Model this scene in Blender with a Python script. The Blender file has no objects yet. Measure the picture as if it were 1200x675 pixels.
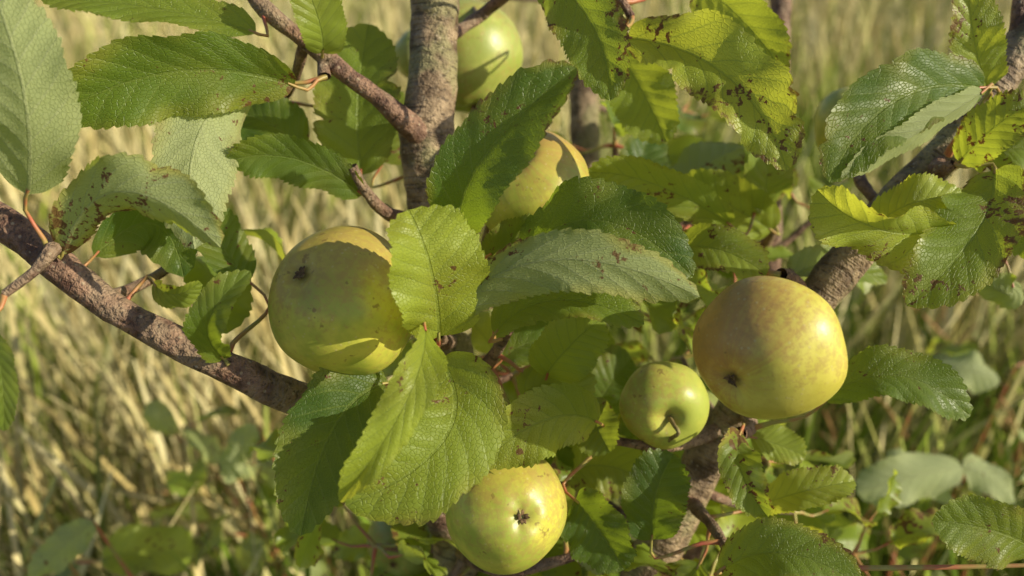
import bpy, math, random
import numpy as np
from mathutils import Vector, Matrix, noise
random.seed(7); np.random.seed(7)
sc=bpy.context.scene
# ---------------- camera ----------------
PITCH=28.0; CAM=Vector((0,0,1.35)); F=942.0
cd=bpy.data.cameras.new("camera"); cam=bpy.data.objects.new("camera",cd); sc.collection.objects.link(cam)
cam.location=CAM; cam.rotation_euler=(math.radians(90-PITCH),0,0)
cd.sensor_width=36; cd.lens=36*F/1200; cd.clip_start=0.02; cd.clip_end=600
cd.dof.use_dof=True; cd.dof.focus_distance=0.425; cd.dof.aperture_fstop=4.6
sc.camera=cam
RM=Matrix.Rotation(math.radians(90-PITCH),3,'X')
RIGHT=RM@Vector((1,0,0)); UP=RM@Vector((0,1,0)); FWD=RM@Vector((0,0,-1))
def P(u,v,d): return CAM+RIGHT*((u-600)/F*d)+UP*(-(v-337.5)/F*d)+FWD*d
# ---------------- light ----------------
SUN=Vector((0.89,-0.27,0.45)).normalized()
sc.view_settings.view_transform='Standard'; sc.view_settings.look='None'; sc.view_settings.exposure=0
w=bpy.data.worlds.new("World"); sc.world=w; w.use_nodes=True
nt=w.node_tree; nt.nodes.clear()
sky=nt.nodes.new('ShaderNodeTexSky'); sky.sky_type='NISHITA'; sky.sun_disc=False
sky.sun_elevation=math.asin(SUN.z); sky.sun_rotation=math.atan2(SUN.x,SUN.y)
bg=nt.nodes.new('ShaderNodeBackground'); bg.inputs[1].default_value=0.105
wo=nt.nodes.new('ShaderNodeOutputWorld'); nt.links.new(sky.outputs[0],bg.inputs[0]); nt.links.new(bg.outputs[0],wo.inputs[0])
sl=bpy.data.lights.new("sun",'SUN'); sl.energy=5.0; sl.angle=math.radians(0.5); sl.color=(1,0.93,0.69)
so=bpy.data.objects.new("sun",sl); sc.collection.objects.link(so); so.rotation_euler=(-SUN).to_track_quat('-Z','Y').to_euler()
# ---------------- node helpers ----------------
class NT:
    def __init__(s,name):
        s.m=bpy.data.materials.new(name); s.m.use_nodes=True; s.t=s.m.node_tree; s.t.nodes.clear()
    def n(s,typ,**k):
        x=s.t.nodes.new(typ)
        for a,b in k.items(): setattr(x,a,b)
        return x
    def put(s,sock,v):
        if isinstance(v,bpy.types.NodeSocket): s.t.links.new(v,sock)
        elif isinstance(v,(tuple,list)) and len(v)==3 and sock.type=='RGBA': sock.default_value=(*v,1)
        else: sock.default_value=v
    def math(s,op,a,b=0.0,c=0.0,clamp=False):
        x=s.n('ShaderNodeMath',operation=op); x.use_clamp=clamp
        s.put(x.inputs[0],a); s.put(x.inputs[1],b)
        if op in('MULTIPLY_ADD','COMPARE'): s.put(x.inputs[2],c)
        return x.outputs[0]
    def ss(s,v,a,b,o0=0.0,o1=1.0):
        x=s.n('ShaderNodeMapRange',interpolation_type='SMOOTHSTEP')
        s.put(x.inputs['Value'],v); 
        for i,q in zip((1,2,3,4),(a,b,o0,o1)): s.put(x.inputs[i],q)
        return x.outputs[0]
    def mix(s,f,a,b,bt='MIX'):
        x=s.n('ShaderNodeMix',data_type='RGBA',blend_type=bt)
        s.put(x.inputs[0],f); s.put(x.inputs[6],a); s.put(x.inputs[7],b); return x.outputs[2]
    def noise(s,vec,scale,detail=3,rough=0.5,dist=0.0):
        x=s.n('ShaderNodeTexNoise'); s.put(x.inputs['Vector'],vec); x.inputs['Scale'].default_value=scale
        x.inputs['Detail'].default_value=detail; x.inputs['Roughness'].default_value=rough; x.inputs['Distortion'].default_value=dist
        return x.outputs['Fac']
    def vor(s,vec,scale,feature='F1',dim='3D'):
        x=s.n('ShaderNodeTexVoronoi',feature=feature,voronoi_dimensions=dim); s.put(x.inputs['Vector'],vec); x.inputs['Scale'].default_value=scale
        return x.outputs['Distance']
    def attr(s,name):
        x=s.n('ShaderNodeAttribute'); x.attribute_name=name; return x
    def sep(s,v):
        x=s.n('ShaderNodeSeparateXYZ'); s.put(x.inputs[0],v); return x.outputs
    def comb(s,a,b,c=0.0):
        x=s.n('ShaderNodeCombineXYZ'); s.put(x.inputs[0],a); s.put(x.inputs[1],b); s.put(x.inputs[2],c); return x.outputs[0]
    def bump(s,h,dist,strength=1.0):
        x=s.n('ShaderNodeBump'); s.put(x.inputs['Height'],h); x.inputs['Distance'].default_value=dist; x.inputs['Strength'].default_value=strength
        return x.outputs[0]
    def prin(s,col,rough,nrm=None,spec=0.5,**k):
        x=s.n('ShaderNodeBsdfPrincipled'); s.put(x.inputs['Base Color'],col); s.put(x.inputs['Roughness'],rough)
        s.put(x.inputs['Specular IOR Level'],spec)
        if nrm is not None: s.put(x.inputs['Normal'],nrm)
        for a,b in k.items(): s.put(x.inputs[a.replace('_',' ')],b)
        return x.outputs[0]
    def out(s,sh):
        o=s.n('ShaderNodeOutputMaterial'); s.t.links.new(sh,o.inputs[0]); return s.m
# ---------------- leaf material ----------------
def leaf_material(detail=True):
    N=NT("apple_leaf" if detail else "apple_leaf_inner")
    uv=N.sep(N.attr('luv').outputs['Vector']); xa,t,xe=uv[0],uv[1],uv[2]
    va=N.sep(N.attr('lvar').outputs['Vector']); rnd,spots,pale=va[0],va[1],va[2]
    obj=N.n('ShaderNodeTexCoord').outputs['Object']
    a=N.math('ABSOLUTE',xa)
    spb=N.noise(obj,28,1)
    side=N.math('MULTIPLY',N.math('GREATER_THAN',xa,0.0),0.45)
    s=N.math('SUBTRACT',t,N.math('MULTIPLY',N.math('POWER',a,0.9),0.24))
    s=N.math('ADD',s,N.math('MULTIPLY',spb,0.05))
    s=N.math('ADD',N.math('MULTIPLY',s,8.5),side)
    d=N.math('MULTIPLY',N.math('ABSOLUTE',N.math('SUBTRACT',N.math('FRACT',s),0.5)),2.0)
    vein=N.ss(d,0.04,0.15,1.0,0.0)
    vein=N.math('MULTIPLY',vein,N.ss(a,0.5,0.95,1.0,0.3))
    mid=N.ss(a,N.math('MULTIPLY_ADD',t,-0.02,0.03),N.math('MULTIPLY_ADD',t,-0.03,0.06),1.0,0.0)
    vv=N.math('MAXIMUM',vein,mid)
    sp=N.noise(obj,190,1 if not detail else 3,0.7)
    fine=0.0
    if detail:
        h=N.math('ADD',N.math('MULTIPLY',N.math('POWER',d,0.5),0.7),N.math('MULTIPLY',sp,0.5))
        cc=N.comb(N.math('MULTIPLY_ADD',rnd,5.0,xa),N.math('MULTIPLY',t,3.4),0.0)
        fine=N.ss(N.vor(cc,13,'DISTANCE_TO_EDGE','2D'),0.0,0.14,1.0,0.0)
        h=N.math('ADD',h,N.math('MULTIPLY',fine,-0.35))
        h=N.math('SUBTRACT',h,N.math('MULTIPLY',mid,0.7))
        nrm=N.bump(h,0.0007,0.85)
    else: nrm=None
    back=N.n('ShaderNodeNewGeometry').outputs['Backfacing']
    c=N.mix(rnd,(0.040,0.096,0.014),(0.150,0.235,0.030))  # per-leaf tone; dark end also paints shade on leaves hanging in shadow
    c=N.mix(pale,c,(0.36,0.44,0.05))  # own yellowing, and the glow of backlit leaves put into their colour
    c=N.mix(N.ss(spb,0.4,0.75,0.0,0.55),c,(0.26,0.275,0.04))
    c=N.mix(N.math('MULTIPLY',vv,0.32),c,(0.32,0.39,0.09))
    if detail: c=N.mix(N.math('MULTIPLY',fine,0.14),c,(0.23,0.29,0.06))
    u=N.mix(rnd,(0.28,0.33,0.15),(0.46,0.50,0.28))
    u=N.mix(N.math('MULTIPLY',pale,0.6),u,(0.42,0.48,0.13))
    u=N.mix(N.math('MULTIPLY',vv,0.5),u,(0.52,0.55,0.3))
    if detail: u=N.mix(N.math('MULTIPLY',fine,0.22),u,(0.22,0.27,0.11))
    c=N.mix(back,c,u)
    thr=N.math('MULTIPLY_ADD',spots,-0.165,0.738)
    m1=N.ss(N.math('ADD',sp,N.math('MULTIPLY',N.math('SUBTRACT',spb,0.5),0.7)),thr,N.math('ADD',thr,0.05))
    ed=N.math('ADD',N.math('ABSOLUTE',xe),N.math('MULTIPLY',N.math('SUBTRACT',spb,0.5),1.6))
    m2=N.math('MULTIPLY',N.ss(ed,0.93,1.06),N.ss(spots,0.15,0.7))
    m2=N.math('MULTIPLY',m2,N.ss(sp,0.38,0.55))
    m=N.math('MAXIMUM',m1,m2)
    bc=N.mix(N.ss(sp,.45,.75),(0.27,0.14,0.05),(0.17,0.055,0.025))
    c=N.mix(N.ss(ed,.60,1.0,0.0,N.math('MULTIPLY',spots,0.65)),c,(0.46,0.38,0.06))
    c=N.mix(N.math('MULTIPLY',m,0.8),c,bc)
    rough=N.math('ADD',N.math('MULTIPLY',back,0.25),N.math('MULTIPLY_ADD',sp,0.3,0.29))
    sh=N.prin(c,rough,nrm,spec=N.math('MULTIPLY_ADD',back,-0.3,0.52))
    tr=N.n('ShaderNodeBsdfTranslucent')
    tc=N.mix(rnd,(0.36,0.50,0.03),(0.60,0.72,0.045)); tc=N.mix(pale,tc,(0.92,0.92,0.08))
    tc=N.mix(N.math('MULTIPLY',vv,0.4),tc,(0.28,0.37,0.04)); tc=N.mix(m,tc,(0.16,0.05,0.012))
    N.put(tr.inputs[0],tc)
    if nrm: N.put(tr.inputs[1],nrm)
    mx=N.n('ShaderNodeMixShader'); mx.inputs[0].default_value=0.43
    N.t.links.new(sh,mx.inputs[1]); N.t.links.new(tr.outputs[0],mx.inputs[2])
    return N.out(mx.outputs[0])
def bark_material(name,c1,c2,c3):
    N=NT(name); obj=N.n('ShaderNodeTexCoord').outputs['Object']
    t=N.sep(N.attr('buv').outputs['Vector'])
    cyl=N.comb(N.math('MULTIPLY',t[0],5.0),N.math('MULTIPLY',t[1],380.0),0.0)
    a=N.noise(obj,75,4,0.7); b=N.noise(obj,300,2,0.7); l=N.noise(cyl,1.0,2,0.6,0.4); g=N.noise(obj,26,3,.6)
    c=N.mix(N.ss(a,0.38,0.62),c1,c2)
    c=N.mix(N.ss(g,0.47,0.6,0.0,0.8),c,c3)
    c=N.mix(N.ss(b,0.45,0.7,0,.45),c,(0.06,0.04,0.028))
    c=N.mix(N.ss(l,0.56,0.68,0.0,0.7),c,(0.05,0.034,0.025))
    c=N.mix(N.ss(N.vor(obj,190),0.12,0.22,0.6,0.0),c,(0.46,0.36,0.25))
    h=N.math('ADD',N.math('MULTIPLY',a,1.2),N.math('ADD',N.math('MULTIPLY',b,0.5),N.math('MULTIPLY',l,-0.9)))
    return N.out(N.prin(c,N.math('MULTIPLY_ADD',b,0.4,0.45),N.bump(h,0.0024,1.0),spec=0.35))
def simple(name,col,col2,rough,scale=200,tr=None):
    N=NT(name); obj=N.n('ShaderNodeTexCoord').outputs['Object']
    n_=N.noise(obj,scale,2,0.6); c=N.mix(N.ss(n_,0.3,0.7),col,col2)
    return N.out(N.prin(c,rough))
LEAF=leaf_material(); LEAF2=leaf_material(False)
BARK=bark_material("bark",(0.14,0.088,0.052),(0.45,0.32,0.20),(0.32,0.285,0.14))
BARK2=bark_material("young_bark",(0.12,0.060,0.042),(0.36,0.21,0.14),(0.33,0.235,0.155))
PET=simple("petiole",(0.36,0.34,0.09),(0.50,0.13,0.08),0.45,60)
STEMM=simple("fruit_stalk",(0.14,0.085,0.04),(0.27,0.22,0.08),0.6)
CALYX=simple("dried_calyx",(0.08,0.045,0.02),(0.22,0.13,0.06),0.9,400)
DOCK=simple("dead_stalk",(0.34,0.16,0.06),(0.52,0.30,0.12),0.7,30)
# ---------------- mesh accumulators ----------------
class Acc:
    def __init__(s): s.v=[];s.f=[];s.n=0;s.a={}
    def add(s,v,f,**at):
        s.v.append(v); s.f.append(np.asarray(f)+s.n); s.n+=len(v)
        for k,x in at.items(): s.a.setdefault(k,[]).append(x)
    def obj(s,name,mat,parent=None,smooth=True):
        V=np.vstack(s.v); Fc=np.vstack(s.f)
        me=bpy.data.meshes.new(name); me.from_pydata(V.tolist(),[],Fc.tolist())
        for k,x in s.a.items():
            at=me.attributes.new(k,'FLOAT_VECTOR','POINT'); at.data.foreach_set('vector',np.vstack(x).astype(np.float32).ravel())
        me.materials.append(mat)
        if smooth: me.polygons.foreach_set('use_smooth',[True]*len(me.polygons))
        me.update(); o=bpy.data.objects.new(name,me); sc.collection.objects.link(o)
        if parent: o.parent=parent
        return o
def catmull(pts,rad,step):
    pts=[Vector(p) for p in pts]; out=[];ro=[]
    n=len(pts)
    for i in range(n-1):
        p0=pts[max(i-1,0)];p1=pts[i];p2=pts[i+1];p3=pts[min(i+2,n-1)]
        k=max(2,int((p2-p1).length/step))
        for j in range(k):
            t=j/k
            out.append(0.5*((2*p1)+(p2-p0)*t+(2*p0-5*p1+4*p2-p3)*t*t+(3*p1-p0-3*p2+p3)*t**3)); ro.append(rad[i]*(1-t)+rad[i+1]*t)
    out.append(pts[-1]);ro.append(rad[-1]); return out,ro
def tube(acc,pts,rad,step=0.006,seg=14,lump=0.08,cap=True):
    C,R=catmull(pts,rad,step); n=len(C)
    V=[];B=[];L=0
    ref=Vector((0.3,0.9,0.2))
    for i in range(n):
        T=(C[min(i+1,n-1)]-C[max(i-1,0)]).normalized()
        A=(ref-T*ref.dot(T)).normalized(); ref=A; Bn=T.cross(A)
        if i: L+=(C[i]-C[i-1]).length
        for k in range(seg):
            an=2*math.pi*k/seg; dr=A*math.cos(an)+Bn*math.sin(an)
            q=C[i]+dr*R[i]
            r=R[i]*(1+lump*1.6*noise.noise(q*55)+lump*noise.noise(q*160))
            V.append(C[i]+dr*r); B.append((math.cos(an)*0.5+math.sin(an)*0.2,L,0))
    Fc=[]
    for i in range(n-1):
        for k in range(seg):
            k2=(k+1)%seg; Fc.append((i*seg+k,i*seg+k2,(i+1)*seg+k2,(i+1)*seg+k))
    acc.add(np.array([tuple(v) for v in V]),Fc,buv=np.array(B))
    return C,R
NODES=[]
def wood(acc,pts,rad,**k):
    C,R=tube(acc,pts,rad,**k)
    for c,r in zip(C,R): NODES.append((c,r))
tree=bpy.data.objects.new("apple_tree",None); sc.collection.objects.link(tree)
acc_b=Acc(); acc_t=Acc(); acc_p=Acc(); acc_s=Acc()
def B(acc,lst,extra=[],**k):
    pts=[P(u,v,d) for u,v,d,r in lst]+[Vector(e[:3]) for e in extra]
    rad=[r*d/F for u,v,d,r in lst]+[e[3] for e in extra]
    wood(acc,pts,rad,**k)
# main stem, top to ground
B(acc_b,[(512,-260,.50,27),(508,-60,.51,29),(509,30,.52,29),(505,110,.52,28),(500,160,.52,32),(500,205,.52,27),(512,300,.53,23),(528,400,.54,24),(532,520,.56,26),(535,640,.58,28),(540,760,.60,32)],
  [(-0.02,0.44,0.75,0.024),(0.0,0.45,0.5,0.028),(0.005,0.45,0.2,0.032),(0.0,0.45,-0.05,0.042)],seg=22)
# upper-left shoot
B(acc_t,[(500,168,.515,13),(478,145,.50,15),(440,112,.49,11),(412,92,.485,10),(382,68,.48,12),(345,38,.475,9),(312,12,.47,11),(285,-25,.47,9),(230,-110,.47,7)],lump=0.1)
# left limb
B(acc_t,[(-140,150,.42,18),(-40,232,.42,19),(10,265,.42,20),(60,303,.42,20),(120,352,.425,18),(190,392,.43,18),(265,430,.44,19),(330,460,.455,20),(400,486,.48,22),(470,530,.52,24),(532,620,.575,24)],seg=18)
# right limb
B(acc_b,[(1330,-120,.50,14),(1230,0,.50,18),(1185,72,.50,21),(1150,125,.50,22),(1110,178,.50,22),(1052,236,.50,23),(1005,290,.50,25),(960,346,.505,23),(900,430,.515,22),(850,500,.53,24),(810,570,.54,26),(768,650,.55,28),(730,740,.56,29)],
  [(0.055,0.43,0.72,0.02),(0.01,0.45,0.5,0.02)],seg=20)
B(acc_t,[(1165,110,.50,12),(1187,60,.50,9),(1196,0,.5,9),(1200,-120,.5,7)])
B(acc_t,[(925,-140,.72,12),(915,0,.72,12),(912,100,.72,12),(905,200,.72,12),(900,330,.72,13),(870,480,.70,14),(780,700,.66,16)],[(0.04,0.45,0.6,0.015)])
B(acc_b,[(700,-140,.78,15),(690,0,.78,16),(684,130,.78,17),(690,250,.78,17),(690,420,.76,18),(650,700,.7,19)],[(0.02,0.47,0.55,0.02)])
TW=[
 [(500,260,.53,10),(455,250,.50,8),(430,225,.48,7),(412,195,.47,6)],
 [(378,70,.48,7),(380,90,.475,8)],
 [(60,300,.42,9),(62,292,.405,10),(40,318,.40,6),(5,345,.395,5)],
 [(528,400,.54,10),(520,400,.48,9),(512,392,.44,8)],
 [(530,430,.54,9),(565,430,.50,8),(585,405,.48,7),(600,380,.47,6)],
 [(945,360,.505,11),(930,330,.48,9),(915,322,.47,9)],
 [(1105,185,.5,10),(1100,200,.48,10),(1118,192,.47,6)],
 [(850,500,.53,10),(800,520,.50,8),(775,522,.49,8),(740,520,.49,6),(700,512,.49,5)],
 [(870,470,.52,9),(880,500,.50,8),(868,508,.48,7)],
 [(905,330,.72,8),(890,300,.66,7),(905,270,.62,6),(900,230,.58,5)],
 [(684,200,.78,8),(720,240,.70,7),(780,260,.64,6),(850,265,.60,5)],
 [(532,640,.58,10),(560,660,.54,8),(600,670,.52,7),(680,650,.51,6)],
 [(1040,250,.5,9),(1010,215,.52,7),(1005,190,.54,5)],
 [(505,60,.52,8),(560,20,.56,7),(620,-20,.52,7),(700,-30,.5,6),(740,20,.5,5)],
 [(800,580,.54,9),(830,610,.50,7),(850,640,.47,6),(860,665,.45,6)],
 [(520,330,.53,8),(560,310,.50,7),(600,300,.47,6)],
 [(470,530,.52,8),(455,560,.50,7),(445,600,.5,6)],
]
for t_ in TW: B(acc_t,t_,lump=0.14,seg=10,step=0.004)
NP=np.array([tuple(n[0]) for n in NODES])
# ---------------- leaves ----------------
acc_l=Acc(); acc_l2=Acc()
def leaf(b,m,t,hw,hint,roll0=0,roll1=None,fl=0.25,fr=0.25,cl=0.0,cr=0.0,wave=0.1,rnd=0.5,spots=0.3,pale=0.2,rows=88,half=6,teeth=True,acc=None):
    if roll1 is None: roll1=roll0
    b=np.array(b);m=np.array(m);t=np.array(t);hint=np.array(hint)
    c=2*m-(b+t)/2
    tt=np.linspace(0,1,rows+1)[:,None]
    C=(1-tt)**2*b+2*tt*(1-tt)*c+tt**2*t
    T=2*(1-tt)*(c-b)+2*tt*(t-c); T/=np.linalg.norm(T,axis=1)[:,None]+1e-9
    N0=hint-(T@hint)[:,None]*T; N0/=np.linalg.norm(N0,axis=1)[:,None]+1e-9
    ro=np.radians(roll0+(roll1-roll0)*tt)
    S0=np.cross(T,N0)
    N_=N0*np.cos(ro)+S0*np.sin(ro); S=np.cross(T,N_)
    t1=tt[:,0]
    sh=random.uniform(-.05,.05)
    wp=(t1**(0.45+sh))*((1-t1)**(0.44-sh)); wp/=wp.max(); wp=wp*(1-0.4*np.clip((t1-0.89)/0.11,0,1))
    wp[0]=0.01;wp[-1]=0.008
    ph=random.uniform(0,6.28); ph2=random.uniform(0,6.28); asy=random.uniform(0.92,1.08)
    xs=np.concatenate([-np.linspace(1,0,half+1)[:-1],np.linspace(0,1,half+1)])
    K=len(xs)
    V=np.zeros((rows+1,K,3)); U=np.zeros((rows+1,K,3))
    tooth=np.zeros(rows+1)
    if teeth:
        per=4; tooth=np.array([0,.45,.85,1.0])[np.arange(rows+1)%per]; tooth=tooth*np.repeat(np.random.uniform(0.5,1.2,rows//per+2),per)[:rows+1]; tooth[:4]=0;tooth[-2:]=0
    irr=np.array([noise.noise(Vector((q*7,ph,0))) for q in t1])*0.10
    irr2=np.array([noise.noise(Vector((q*7,ph,5))) for q in t1])*0.10
    # insect-nibbled notches on damaged leaves
    if spots>.3 and rows>=60:
        for arr in (irr,irr2):
            for _ in range(random.randint(0,2)):
                q0=random.uniform(.25,.9); arr-=random.uniform(.08,.28)*np.exp(-((t1-q0)/random.uniform(.015,.035))**2)
    ta=min(.0014,hw*.1)
    for k,x in enumerate(xs):
        ax=abs(x); left=x<0
        f0,cu=(fl,cl) if left else (fr,cr)
        phi=f0+cu*ax*0.6
        ext=wp*hw*(asy if left else 1/asy)*(1+(irr if left else irr2))
        e=ext*ax
        if ax>0.99: e=e+tooth*ta*np.clip(wp*3,0,1)
        px=np.sign(x)*e*math.cos(phi); 
        pz=e*math.sin(phi)
        wv=1.5*wave*hw*(ax**2.2)*np.sin(t1*(13+4*math.sin(ph))+ (ph if left else ph2))*np.clip(wp*1.2,0,1)
        wv+=0.05*hw*ax*np.sin(t1*31+ph2+k)*np.clip(wp,0,1)*0.35
        if rows>=40:   # blistered blade between the side veins
            s_=8.5*(t1-.24*(ax*wp)**.9+.025)+(.45 if x>0 else 0)
            wv+=.04*hw*np.abs(np.sin(np.pi*(s_-.5)))**.7*min(1,ax*3)*np.clip(1.5-ax,0,1)*np.clip(wp*1.5,0,1)
        fw=tooth*ta*.8 if ax>0.99 else 0*tooth
        V[:,k,:]=C+S*px[:,None]+N_*(pz+wv)[:,None]+T*fw[:,None]
        U[:,k,0]=x*wp; U[:,k,1]=t1; U[:,k,2]=x
    idx=np.arange((rows+1)*K).reshape(rows+1,K)
    Fc=np.stack([idx[:-1,:-1],idx[:-1,1:],idx[1:,1:],idx[1:,:-1]],-1).reshape(-1,4)
    v0=V[rows//2,half];sx=V[rows//2,half+1]-v0;ty=V[rows//2+1,half]-v0
    if np.dot(np.cross(sx,ty),N_[rows//2])<0: Fc=Fc[:,::-1]
    (acc or acc_l).add(V.reshape(-1,3),Fc,luv=U.reshape(-1,3),lvar=np.tile([rnd,spots,pale],((rows+1)*K,1)))
    return T[0]
def petiole(b,T0,attach=None,r=0.001):
    b=Vector(b);T0=Vector(T0)
    if attach is None:
        d=np.linalg.norm(NP-np.array(b+(-T0)*0.012),axis=1); attach=Vector(NP[int(d.argmin())])
    L=(attach-b).length
    pts=[b+T0*0.004,b-T0*min(0.35*L,0.02),attach.lerp(b,0.3)+Vector((0,0,-0.03*L)),attach]
    rr=r*(1+min(L,0.12)*8)
    tube(acc_p,pts,[r*0.8,r,rr,rr*1.5],step=0.006,seg=6,lump=0.03)
def H(b,m,t,hw,roll=0,roll1=None,at=None,**k):
    """b,m,t = (u,v,depth) measured positions of leaf base, middle and tip"""
    bw,mw,tw=P(*b),P(*m),P(*t)
    hint=(CAM-mw).normalized()
    T0=leaf(bw,mw,tw,hw*1.10*m[2]/F,hint,roll,roll1,**k)
    petiole(bw,T0,P(*at) if at else None)
# --- upper left
H((32,228,.39),(28,110,.36),(-15,-25,.36),52,roll=165,rnd=.6,pale=.3,spots=.1,at=(58,298,.41))
H((345,100,.46),(205,84,.43),(62,138,.42),45,roll=-25,roll1=-5,rnd=.4,pale=.1,spots=.25,at=(382,90,.475),fl=.3,fr=.3)
H((300,38,.46),(170,8,.45),(48,0,.44),26,roll=40,rnd=.6,pale=.3,spots=.1,at=(312,12,.47))
H((300,104,.46),(232,160,.44),(228,292,.43),44,roll=160,roll1=190,rnd=1,pale=.2,spots=.35,at=(382,90,.475),fl=.35,fr=.15)
H((425,228,.48),(345,186,.46),(266,190,.45),26,roll=-20,rnd=.3,pale=.1,spots=.2)
H((355,175,.52),(315,145,.52),(270,130,.53),35,roll=20,rnd=.1,pale=0,spots=.1,rows=40)  # shadow on this leaf painted by its dark tone
H((378,62,.47),(372,20,.45),(345,-45,.44),26,roll=15,rnd=.6,pale=.6,spots=.1)
H((424,205,.52),(420,120,.52),(432,28,.54),46,roll=-15,rnd=.6,pale=.3,spots=.4)
H((450,190,.56),(458,150,.57),(450,100,.6),28,roll=15,rnd=.3,pale=.1,spots=.2)
H((72,300,.41),(140,225,.38),(258,290,.38),36,roll=150,roll1=200,rnd=.6,pale=.4,spots=.9,fl=.5,fr=.1,cl=.6,wave=.2,at=(62,292,.405))
H((110,300,.45),(180,262,.46),(215,325,.46),30,roll=10,rnd=.05,pale=0,spots=.1,rows=40)  # nearly darkest tone, stands in for shade
H((290,330,.47),(262,290,.47),(240,240,.47),28,roll=25,rnd=.05,pale=0,spots=.1,rows=40)
H((180,332,.43),(205,345,.42),(235,330,.42),14,roll=30,rnd=.5,pale=.6,spots=.2)
H((262,420,.43),(245,375,.40),(294,318,.40),23,roll=-35,rnd=.45,pale=.1,spots=.2,fl=.5,fr=.2,at=(268,428,.43))
H((-10,392,.38),(2,440,.37),(4,505,.37),16,roll=20,rnd=.4,pale=.2,spots=.2)
H((25,-30,.5),(95,-12,.5),(170,2,.5),22,roll=20,rnd=.5,pale=.4)
# --- centre top
H((538,278,.43),(566,186,.40),(676,80,.39),44,roll=-10,roll1=-30,rnd=.2,pale=0,spots=.6,fl=.25,fr=.3,wave=.14,at=(512,330,.5))
H((632,-35,.46),(692,25,.44),(715,118,.43),37,roll=10,rnd=.45,pale=.2,spots=.85)
H((735,44,.47),(850,88,.43),(922,200,.42),42,roll=-30,roll1=-10,rnd=.8,pale=.85,spots=.6,fl=.45,fr=.2,wave=.18)  # backlit leaf, glow painted by the yellow mix
H((722,55,.52),(752,105,.52),(782,168,.52),36,roll=10,rnd=.6,pale=.5,spots=.2)
H((855,262,.54),(765,215,.50),(688,203,.49),26,roll=-25,rnd=.6,pale=.5,spots=.3)
H((812,-20,.52),(862,15,.50),(920,85,.50),32,roll=15,rnd=.7,pale=.5,spots=.4)
H((770,262,.58),(752,205,.58),(765,150,.59),28,roll=15,rnd=.1,pale=0,rows=40)
H((772,262,.58),(812,205,.57),(872,172,.58),34,roll=150,rnd=.4,pale=.1,rows=60)
H((905,270,.58),(850,238,.56),(795,212,.56),32,roll=-15,rnd=.7,pale=.7,rows=60)
H((905,240,.57),(900,200,.56),(925,130,.56),28,roll=25,rnd=.6,pale=.4,rows=60)
H((785,292,.50),(840,292,.48),(898,322,.47),26,roll=-20,rnd=.6,pale=.5,spots=.6)
H((620,300,.45),(700,258,.42),(812,325,.41),40,roll=-30,roll1=-12,rnd=.1,pale=0,spots=.1,fl=.2,fr=.35,wave=.15)
H((520,378,.42),(640,305,.39),(820,348,.385),33,roll=158,roll1=175,rnd=.4,pale=.4,spots=.65,fl=.3,fr=.2,wave=.2,at=(512,394,.44))
H((514,394,.42),(505,318,.39),(478,246,.385),55,roll=20,roll1=30,rnd=.8,pale=.85,spots=.1,fl=.2,fr=.3,at=(512,394,.44))  # yellow colour carries the backlight
H((572,300,.46),(600,282,.45),(634,262,.45),22,roll=10,rnd=.2,pale=.05)
H((580,392,.46),(650,352,.44),(755,380,.43),28,roll=-30,rnd=.4,pale=.3,spots=.4)
H((590,370,.5),(600,330,.5),(560,300,.52),30,roll=-10,rnd=.5,pale=.4,rows=60)
H((640,440,.47),(668,405,.45),(706,372,.45),34,roll=15,rnd=.6,pale=.5,spots=.2)
H((585,425,.50),(640,400,.5),(690,440,.5),32,roll=-15,rnd=.2,pale=.1,spots=.3,rows=60)
# --- centre low
H((498,384,.40),(476,470,.365),(398,588,.365),24,roll=-45,roll1=20,rnd=.8,pale=.9,spots=.15,fl=.45,fr=.15,wave=.35,at=(512,394,.44))
H((516,420,.42),(522,512,.395),(405,592,.385),60,roll=12,roll1=-10,rnd=.7,pale=.55,spots=.4,fl=.12,fr=.22,wave=.10,at=(514,398,.44))
H((455,448,.44),(392,500,.42),(352,628,.41),45,roll=15,roll1=-10,rnd=.1,pale=0,spots=.15,fl=.25,fr=.15,at=(512,398,.45))  # dark tone includes painted shade
H((700,495,.47),(640,492,.44),(562,545,.43),36,roll=-8,roll1=-20,rnd=.55,pale=.4,spots=.2,wave=.15)
H((612,465,.48),(650,450,.47),(692,475,.47),28,roll=-30,rnd=.6,pale=.5,spots=.2)
H((690,470,.50),(700,500,.48),(715,530,.47),26,roll=20,rnd=.4,pale=.3)
H((700,480,.56),(715,450,.55),(740,420,.56),34,roll=10,rnd=.15,pale=.05,rows=60)
H((675,585,.47),(700,618,.46),(732,668,.46),36,roll=25,rnd=.2,pale=.05,spots=.2)  # shaded leaf, shade put into its tone
H((765,632,.47),(768,580,.46),(790,532,.46),34,roll=-5,rnd=.1,pale=0,spots=.2)
H((868,506,.46),(868,550,.44),(900,606,.43),22,roll=-30,roll1=20,rnd=.4,pale=.3,spots=.9,wave=.2)
H((880,512,.5),(908,520,.5),(945,535,.5),20,roll=-15,rnd=.6,pale=.5)
H((890,592,.5),(945,575,.48),(1002,564,.48),22,roll=-20,rnd=.8,pale=.8,spots=.2)
H((845,668,.44),(920,648,.42),(1010,690,.41),34,roll=-20,rnd=.4,pale=.2,spots=.8)
H((968,468,.47),(1050,440,.45),(1137,488,.45),30,roll=-25,rnd=.3,pale=.1,spots=.25)
H((660,560,.55),(700,545,.54),(750,560,.54),36,roll=10,rnd=.6,pale=.6,rows=60)
H((820,660,.5),(800,690,.5),(770,720,.5),30,roll=10,rnd=.3,pale=.2,rows=60)
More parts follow.
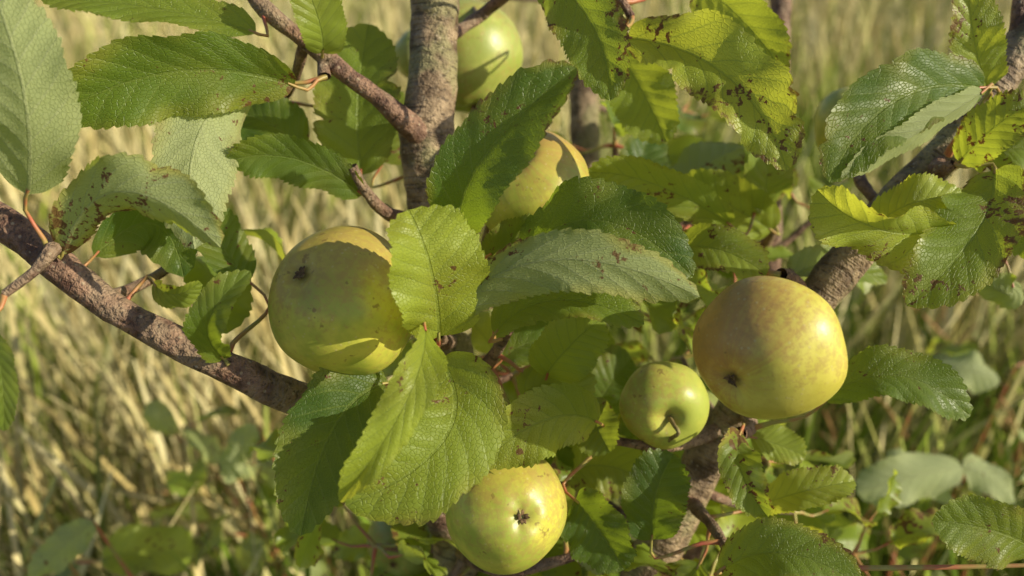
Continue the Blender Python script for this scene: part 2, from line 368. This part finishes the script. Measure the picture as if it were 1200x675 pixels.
# --- right
H((1152,104,.45),(1050,118,.42),(972,214,.41),41,roll=12,roll1=-8,rnd=.25,pale=0,spots=.35,fl=.15,fr=.15,at=(1110,180,.48))
H((1152,108,.448),(1085,150,.418),(985,208,.408),18,roll=140,roll1=150,rnd=.8,pale=.4,spots=.1,at=(1112,182,.48))
H((1112,268,.46),(1030,268,.42),(958,222,.42),36,roll=-50,roll1=-20,rnd=.9,pale=1,spots=.35,fl=.5,fr=.3,wave=.3,at=(1060,236,.49))  # full yellow mix paints light shining through
H((1030,262,.47),(1070,238,.45),(1128,230,.45),26,roll=-20,rnd=.9,pale=1,spots=.2,wave=.2)
H((1165,200,.46),(1145,272,.43),(1062,358,.42),43,roll=15,roll1=5,rnd=.5,pale=.3,spots=.7,fl=.2,fr=.25)
H((1158,104,.48),(1142,50,.46),(1132,-40,.45),26,roll=20,rnd=.8,pale=.7,spots=.6)
H((1125,190,.47),(1165,150,.45),(1215,118,.44),28,roll=-15,rnd=.6,pale=.4,spots=.8)
H((1140,190,.49),(1180,175,.47),(1230,185,.47),26,roll=-25,rnd=.4,pale=.3,spots=.5)
H((1180,205,.5),(1210,240,.48),(1240,310,.47),40,roll=15,rnd=.4,pale=.2)
H((1215,645,.42),(1165,622,.41),(1092,610,.41),36,roll=-15,rnd=.3,pale=.3,spots=.3)
H((1185,330,.52),(1180,345,.52),(1140,320,.52),20,roll=150,rnd=.6,pale=.3)
H((930,325,.5),(975,310,.55),(1040,330,.58),20,roll=-25,rnd=.5,pale=.3)
# --- secondary clusters hanging deeper in the tree
def sucker(c,r=None):
    r=random.Random(int(c.x*1000)); gnd=Vector((c.x*.75+r.uniform(-.1,.1),c.y+r.uniform(-.05,.15),-.02))
    tube(acc_s,[gnd,gnd.lerp(c,.5)+Vector((.03,0,0)),c],[.004,.003,.0016],step=.03,seg=7,lump=.05)
def cluster_w(c,n,size=0.06,spread=1.0,wood_r=0.003,under=0.2,pale=.25,detail=False,ground=False):
    if ground: sucker(c)
    else:
        dd=np.linalg.norm(NP-np.array(c),axis=1); a=Vector(NP[int(dd.argmin())]); L=(a-c).length
        if L>0.015: tube(acc_t,[a,a.lerp(c,.5)+Vector((0,0,-.06*L)),c],[wood_r*1.3,wood_r,wood_r*.7],step=.008,seg=8,lump=.1)
    for i in range(n):
        az=i*2.4+random.uniform(-.4,.4); el=random.uniform(-.5,.7)
        D=Vector((math.cos(az)*math.cos(el),math.sin(az)*math.cos(el),math.sin(el)))
        L=size*random.uniform(.7,1.25); 
        if ground: cc=c-Vector((0,0,.03*i))
        else: cc=c
        b=cc+D*(.02*spread+random.uniform(0,.02)); 
        hint=(Vector((0,0,1))*.8+Vector([random.uniform(-.8,.8) for _ in range(3)])+SUN*.4).normalized()
        m=b+D*L*.5+hint*L*random.uniform(0.0,.12); t=b+D*L*.97+Vector((0,0,-L*random.uniform(.05,.35)))
        T0=leaf(b,m,t,L*random.uniform(.27,.34),hint,roll0=random.uniform(-20,20)+(180 if random.random()<under*.3 else 0),
          fl=random.uniform(.1,.45),fr=random.uniform(.1,.45),wave=random.uniform(.05,.2),rnd=random.random(),spots=random.random()*.7,
          pale=min(1,max(0,random.gauss(pale,.25))),rows=48 if detail else 16,half=4 if detail else 2,teeth=detail,acc=acc_l2)
        petiole(b,T0,attach=cc)
CL=[(720,170,.66,5),(800,130,.8,4),(830,250,.68,6),(640,330,.6,5),(720,330,.58,6),(770,380,.62,5),(600,440,.58,5),(680,560,.6,6),(720,600,.62,6),
    (640,640,.6,5),(800,420,.62,4),(440,640,.58,6),(500,650,.66,5),(560,700,.62,5),(330,120,.56,3),(240,270,.54,3),(860,640,.62,5),(930,640,.62,4),
    (900,540,.6,4),(960,250,.66,4),(560,560,.66,5),(400,570,.6,3),(760,660,.56,5),(480,-40,.72,4),
    (700,290,.64,5),(560,420,.62,5),(860,310,.62,5),(930,600,.58,4),(1000,650,.6,5),(830,680,.54,5),(690,630,.54,4),(520,690,.55,5),(640,520,.58,5)]
for i,(u,v,d,n) in enumerate(CL):
    random.seed(i*131+int(u)+int(v)); cluster_w(P(u,v,d),n,size=.055 if i<24 else .045,detail=True,pale=.4)
for i,(u,v,d,n,s) in enumerate([(1060,600,.85,4,.08),(1180,560,.9,4,.08),(1090,700,.85,4,.07),(270,540,.95,5,.075),(215,500,1.0,4,.06),(80,660,.8,4,.08),(320,640,.95,5,.07),(1190,430,1.0,3,.08)]):
    random.seed(i*77+9); cluster_w(P(u,v,d),n,size=s,under=1.6,pale=.4,detail=True,ground=True)
for bb,mm,ee,hw in [((1090,425,.86),(1130,432,.84),(1172,446,.84),24),((1128,548,.82),(1070,558,.8),(1004,578,.8),28),((1120,590,.84),(1080,548,.84),(1040,530,.86),20),((110,612,.72),(75,640,.70),(35,680,.70),20),((302,500,.85),(283,525,.84),(268,568,.84),16),((1128,548,.82),(1160,560,.82),(1190,590,.82),22)]:
    a_=P(*bb); sucker(a_)
    T0=leaf(a_,P(*mm),P(*ee),hw*mm[2]/F,-((CAM-P(*mm)).normalized()*.7+SUN),roll0=0,rnd=1,spots=.1,pale=0,fl=.3,fr=.1,wave=.2,rows=48,half=4,acc=acc_l)
# crown beyond the frame, up and behind
random.seed(5)
for i in range(22):
    if i%2: c=Vector((random.uniform(-.8,-.45),random.uniform(.45,.9),random.uniform(1.2,1.8)))
    else: c=Vector((random.uniform(-.35,.3),random.uniform(.7,1.0),random.uniform(1.6,2.0)))
    cluster_w(c,7,size=.065)
acc_b.obj("trunk_and_limbs",BARK,tree); acc_t.obj("twigs",BARK2,tree); acc_p.obj("petioles",PET,tree); acc_l.obj("leaves",LEAF,tree)
acc_l2.obj("inner_leaves",LEAF2,tree); acc_s.obj("suckers",PET,tree)
# ---------------- apples ----------------
def apple_material(seed,g1,g2,blush,amount,bdir):
    N=NT("apple_skin"); obj=N.n('ShaderNodeTexCoord').outputs['Object']
    mp=N.n('ShaderNodeMapping'); N.put(mp.inputs[0],obj); mp.inputs['Location'].default_value=(seed*3.1,seed,0); v=mp.outputs[0]
    nr=N.n('ShaderNodeVectorMath',operation='NORMALIZE'); N.put(nr.inputs[0],obj)
    dp=N.n('ShaderNodeVectorMath',operation='DOT_PRODUCT'); N.put(dp.inputs[0],nr.outputs[0]); dp.inputs[1].default_value=bdir
    n1=N.noise(v,45,3,.6); n2=N.noise(v,260,3,.7); n3=N.noise(v,18,2)
    c=N.mix(N.ss(n1,.35,.65),g1,g2)
    s=N.sep(obj); ang=N.math('ARCTAN2',s[1],s[0])
    strk=N.noise(N.comb(N.math('MULTIPLY',ang,8.0),N.math('MULTIPLY',s[2],16.0),seed),1.5,3,.6)
    b=N.math('ADD',dp.outputs['Value'],N.math('MULTIPLY',N.math('SUBTRACT',n3,.5),1.0))
    b=N.math('ADD',b,N.math('MULTIPLY',N.math('SUBTRACT',strk,.5),1.1))
    b=N.math('ADD',b,N.math('MULTIPLY',N.math('SUBTRACT',n2,.5),.9))
    bm=N.math('MULTIPLY',N.ss(b,-.2,.9),amount)
    c=N.mix(bm,c,blush)
    rus=N.math('ADD',n2,N.math('MULTIPLY',N.math('SUBTRACT',n3,.5),.7))
    c=N.mix(N.ss(rus,.46,.68,0,.45),c,(.42,.26,.085))
    vd=N.vor(v,250); dots=N.ss(vd,.10,.22,.5,0.0); dots=N.math('MULTIPLY',dots,N.ss(n1,.35,.55))
    c=N.mix(dots,c,(.62,.52,.24))
    sc_=N.noise(v,95,3,.7); c=N.mix(N.ss(N.math('ADD',sc_,N.math('MULTIPLY',N.math('SUBTRACT',n3,.5),.25)),.65,.70,0,.6),c,(.21,.115,.04))
    rho=N.math('SQRT',N.math('ADD',N.math('MULTIPLY',s[0],s[0]),N.math('MULTIPLY',s[1],s[1])))
    cav=N.ss(N.math('ADD',rho,N.math('MULTIPLY',N.math('SUBTRACT',n2,.5),.006)),.001,.008,.6,0.0)
    c=N.mix(cav,c,(.25,.19,.06))
    h=N.math('ADD',N.math('MULTIPLY',n2,.5),N.math('MULTIPLY',dots,.2))
    return N.out(N.prin(c,N.math('MULTIPLY_ADD',n2,.25,.27),N.bump(h,.0004,.7),spec=.5))
def apple(u,v,d,rpx,axis,which,hz=.93,seed=1,g1=(.38,.43,.06),g2=(.62,.58,.09),blush=(.52,.28,.08),amount=.6,bdir=(0,0,1),attach=None,stemlen=.018):
    """axis: (right, up, toward camera) of the visible pole; which='calyx' or 'stem'"""
    C=P(u,v,d); R=rpx*d/F
    Vc=(CAM-C).normalized(); X=(RIGHT-Vc*RIGHT.dot(Vc)).normalized(); Y=Vc.cross(X)
    ax=(X*axis[0]+Y*axis[1]+Vc*axis[2]).normalized()
    Z=ax if which=='stem' else -ax
    Q=Z.to_track_quat('Z','Y'); M=Matrix.Translation(C)@Q.to_matrix().to_4x4(); Mi=M.inverted()
    bl=(Q.inverted()@(X*bdir[0]+Y*bdir[1]+Vc*bdir[2])).normalized()
    nu,nv=64,48; V=[];Fs=[];mi=[]
    rs=random.Random(seed); o=Vector((rs.random()*9,rs.random()*9,0)); tx=rs.uniform(-.06,.06)
    def surf(th,ph):
        rho=math.sin(th)*(1+.07*math.cos(th)); z=math.cos(th)*hz
        z-=.30*math.exp(-(rho/.26)**2) if th<math.pi/2 else 0
        if th>=math.pi/2:
            z+=.13*math.exp(-(rho/.23)**2)
            z+=.012*math.cos(5*ph)*math.exp(-((rho-.35)/.2)**2)
        k=1+.06*noise.noise(Vector((math.cos(ph)*rho,math.sin(ph)*rho,z))*1.3+o)+.008*math.cos(5*ph+1)
        return Vector(((rho*math.cos(ph))*k*R,(rho*math.sin(ph))*k*R,(z+tx*rho*math.cos(ph))*R*k))
    V.append(surf(0,0))
    for i in range(1,nv):
        th=math.pi*i/nv
        for j in range(nu): V.append(surf(th,2*math.pi*j/nu))
    V.append(surf(math.pi,0)); last=len(V)-1
    for j in range(nu): Fs.append((0,1+j,1+(j+1)%nu)); mi.append(0)
    for i in range(nv-2):
        for j in range(nu):
            a=1+i*nu+j;b_=1+i*nu+(j+1)%nu; Fs.append((a,a+nu,b_+nu,b_)); mi.append(0)
    for j in range(nu): Fs.append((1+(nv-2)*nu+j,last,1+(nv-2)*nu+(j+1)%nu)); mi.append(0)
    zc=V[last].z
    n0=len(V)
    for j in range(12): V.append(Vector((math.cos(j/12*6.283)*.04*R,math.sin(j/12*6.283)*.04*R,zc-.01*R)))
    V.append(Vector((0,0,zc+.02*R)))
    for j in range(12): Fs.append((n0+j,n0+12,n0+(j+1)%12)); mi.append(2)
    for k in range(7):
        a=k/7*6.283+rs.uniform(-.25,.25); L=R*rs.uniform(.07,.12); wd=.025*R
        dr=Vector((math.cos(a),math.sin(a),0)); sd=Vector((-dr.y,dr.x,0)); n0=len(V)
        for q,(f,hh) in enumerate([(.25,.02),(.6,.06),(.85,.055),(1.0,rs.uniform(.02,.09))]):
            wq=wd*(1,1.1,.7,.15)[q]
            for s_ in(-1,0,1): V.append(dr*L*f+sd*wq*s_+Vector((0,0,zc-hh*R-(0.012*R if s_==0 else 0))))
        for q in range(3):
            for s_ in range(2):
                a0=n0+q*3+s_; Fs.append((a0,a0+1,a0+4,a0+3)); mi.append(2)
    zt=V[0].z; top=Vector((0,0,zt)); e=Vector((rs.uniform(-.2,.2)*R,rs.uniform(-.2,.2)*R,R*hz+stemlen*.25))
    if attach is not None: aw=P(*attach)
    else:
        ww=M@e; aw=Vector(NP[int(np.linalg.norm(NP-np.array(ww),axis=1).argmin())])
    al=Mi@aw
    tmp=Acc(); 
    mid_=e.lerp(al,.5)
    tube(tmp,[top-Vector((0,0,.003)),top.lerp(e,.6),e,mid_,al],[.0016,.0013,.0012,.0013,.0022],step=.003,seg=9,lump=.06)
    n0=len(V); tv=np.vstack(tmp.v); V+= [Vector(x) for x in tv]
    for f in np.vstack(tmp.f): Fs.append(tuple(int(x)+n0 for x in f)); mi.append(1)
    me=bpy.data.meshes.new("apple"); me.from_pydata([tuple(x) for x in V],[],Fs)
    me.materials.append(apple_material(seed,g1,g2,blush,amount,tuple(bl))); me.materials.append(STEMM); me.materials.append(CALYX)
    me.polygons.foreach_set('material_index',mi); me.polygons.foreach_set('use_smooth',[True]*len(mi)); me.update()
    ob=bpy.data.objects.new("apple",me); sc.collection.objects.link(ob); ob.matrix_world=M
    return ob
apple(402,353,.44,89,(-.58,.38,.72),'calyx',seed=1,hz=.98,amount=.6,bdir=(-.2,.8,.3),blush=(.50,.31,.08),attach=(500,340,.53))
apple(897,411,.40,87,(-.55,-.48,.68),'calyx',seed=2,hz=.86,amount=.75,g1=(.58,.51,.08),g2=(.70,.62,.12),blush=(.52,.21,.07),bdir=(-.8,.45,.35),attach=(935,335,.48))
apple(594,597,.46,72,(.28,-.13,.95),'calyx',seed=3,hz=.95,amount=.4,bdir=(0,1,0),attach=(575,640,.56))
apple(778,473,.49,52,(.15,-.45,.88),'stem',seed=4,hz=.88,amount=.15,bdir=(0,1,0),attach=(775,522,.485),g1=(.40,.45,.08),g2=(.55,.54,.1))
apple(624,224,.49,70,(.3,-.6,-.6),'calyx',seed=5,hz=.93,amount=.75,blush=(.48,.25,.08),bdir=(0,1,.3),attach=(560,310,.50))
apple(548,68,.62,66,(.1,-.7,.3),'calyx',seed=6,hz=.98,amount=.1,g1=(.30,.38,.07),g2=(.42,.47,.11),attach=(560,20,.56))
apple(496,66,.69,34,(-.2,-.7,.3),'calyx',seed=9,hz=.93,amount=.1,g1=(.30,.37,.07),g2=(.42,.46,.11),attach=(505,20,.53))
apple(1002,150,.60,48,(-.3,-.8,.1),'calyx',seed=7,hz=.95,amount=.2,attach=(1008,200,.53))
apple(476,632,.62,46,(-.3,-.6,.5),'calyx',seed=8,hz=.93,amount=.1,g1=(.22,.30,.06),g2=(.32,.38,.09),attach=(530,600,.57))
# ---------------- ground ----------------
N=NT("ground_soil"); obj=N.n('ShaderNodeTexCoord').outputs['Object']
a=N.noise(obj,.8,2,.6); b=N.noise(obj,25,2,.7)
c=N.mix(N.ss(a,.35,.65),(.08,.09,.025),(.19,.16,.07)); c=N.mix(N.ss(b,.4,.7),c,(.25,.22,.10))
gm=N.out(N.prin(c,.95,None,spec=.1))
bpy.ops.mesh.primitive_grid_add(x_subdivisions=160,y_subdivisions=160,size=400,location=(0,0,0))
g=bpy.context.object; g.name="ground"; g.data.materials.append(gm)
for v_ in g.data.vertices: v_.co.z=0.0 if v_.co.length<20 else .5*noise.noise(Vector(v_.co)*.03)*min(1,(v_.co.length-20)/30)
# ---------------- dead weed stalks standing in the grass ----------------
for i,(u0,v0,d0,u1,v1,d1) in enumerate([(1010,660,1.5,965,480,1.3),(1120,660,1.5,1035,470,1.25),(1190,520,1.6,1062,350,1.35),(232,700,1.4,228,560,1.3),(1160,640,1.3,1196,500,1.2),(1120,700,1.4,1075,590,1.3)]):
    ac=Acc(); top=P(u1,v1,d1); low=P(u0,v0,d0); dr=(low-top); gnd=low+dr*max(0,(low.z+.02)/max(.05,-dr.z)) if dr.z<0 else Vector((low.x,low.y,-.02))
    tube(ac,[gnd,low,top.lerp(low,.4)+Vector((.01,0,.01)),top],[.0042,.0036,.003,.0016],step=.02,seg=7,lump=.08)
    rs=random.Random(i)
    for k in range(7):
        q=low.lerp(top,rs.uniform(.45,1)); e=q+Vector((rs.uniform(-.05,.05),rs.uniform(-.05,.05),rs.uniform(.03,.08)))
        tube(ac,[q,q.lerp(e,.5)+Vector((0,0,.008)),e],[.0012,.0011,.002],step=.012,seg=5,lump=.3)
    ac.obj("dead_weed_stalk",DOCK)
# ---------------- grass: one mesh of blades and flowering stems ----------------
N=NT("meadow_grass"); va=N.sep(N.attr('gv').outputs['Vector'])
dry,hh,rr=va[0],va[1],va[2]
gr=N.mix(rr,(.13,.20,.025),(.38,.45,.07)); st=N.mix(rr,(.60,.46,.19),(.90,.79,.46))
f=N.ss(N.math('ADD',N.math('MULTIPLY',hh,.4),dry),.44,.94)
c=N.mix(f,gr,st)
sh=N.n('ShaderNodeBsdfDiffuse'); N.put(sh.inputs[0],c)
GM=N.out(sh.outputs[0])
def grass(n0):
    r=np.random.RandomState(4); sg=4
    y=.35+8.5*r.rand(n0)**1.3; hwid=1.25+y*.70; x=r.uniform(-1,1,n0)*hwid; n=n0
    far=np.clip((y-1.5)/7,0,1)
    patch=np.array([noise.noise(Vector((a*1.1,b*.9,3)))+.5*noise.noise(Vector((a*3,b*3,9))) for a,b in zip(x,y)])
    green=np.clip(.17+patch*.8+np.clip((2.6-y)/2.4,0,1)*.34+((x>.4)&(y<3.2))*.18,0,.9)  # patchy and near green; right-hand term greens grass darker in place of shade
    kind=r.rand(n); low=kind<.6
    h=np.where(low,r.uniform(.25,.6,n),r.uniform(.45,.85,n)); 
    az=r.uniform(0,6.283,n); lean=np.where(low,r.uniform(.05,.6,n),r.uniform(.05,.45,n)); bend=np.where(low,r.uniform(.1,1.3,n),r.uniform(0,.5,n))
    wd=np.where(low,r.uniform(.0020,.0048,n),r.uniform(.0010,.0021,n))*(1+1.4*far); fz=r.uniform(0,6.283,n)
    dry=np.where(low,r.beta(1.0,1.2,n),r.uniform(.5,1.05,n))-green; rr=r.rand(n)
    t=np.linspace(0,1,sg+1)
    ang=lean[:,None]+bend[:,None]*t[None,:]**1.3
    dl=(h/sg)[:,None]
    hx=np.concatenate([np.zeros((n,1)),np.cumsum(np.sin(ang[:,:-1])*dl,1)],1); hz=np.concatenate([np.zeros((n,1)),np.cumsum(np.cos(ang[:,:-1])*dl,1)],1)
    px=x[:,None]+hx*np.cos(az)[:,None];py=y[:,None]+hx*np.sin(az)[:,None];pz=np.maximum(hz,.004)
    wv=wd[:,None]*np.where(low[:,None],(1-t[None,:]**2)*.95+.05,1.0-.5*t[None,:])
    head=(kind>.75)
    wv=wv+np.where(head[:,None],np.clip((t[None,:]-.55)/.2,0,1)*np.clip((1.02-t[None,:])/.2,0,1)*.005,0)
    sx=np.cos(fz)[:,None]*wv;sy=np.sin(fz)[:,None]*wv
    L=np.stack([px-sx,py-sy,pz],-1);R_=np.stack([px+sx,py+sy,pz],-1)
    VV=np.stack([L,R_],2).reshape(-1,3)
    AT=np.stack([np.repeat(dry,(sg+1)*2),np.repeat(np.tile(t,n),2),np.repeat(rr,(sg+1)*2)],-1)
    b0=(np.arange(n)*(sg+1)*2)[:,None]; k=np.arange(sg)[None,:]*2
    q=np.stack([b0+k,b0+k+1,b0+k+3,b0+k+2],-1).reshape(-1,4)
    me=bpy.data.meshes.new("grass"); nf=len(q)
    me.vertices.add(len(VV)); me.vertices.foreach_set('co',VV.astype(np.float32).ravel())
    me.loops.add(nf*4); me.loops.foreach_set('vertex_index',q.astype(np.int32).ravel())
    me.polygons.add(nf); me.polygons.foreach_set('loop_start',np.arange(0,nf*4,4,dtype=np.int32)); me.update(calc_edges=True)
    at=me.attributes.new('gv','FLOAT_VECTOR','POINT'); at.data.foreach_set('vector',AT.astype(np.float32).ravel())
    me.materials.append(GM); o=bpy.data.objects.new("grass",me); sc.collection.objects.link(o)
grass(45000)
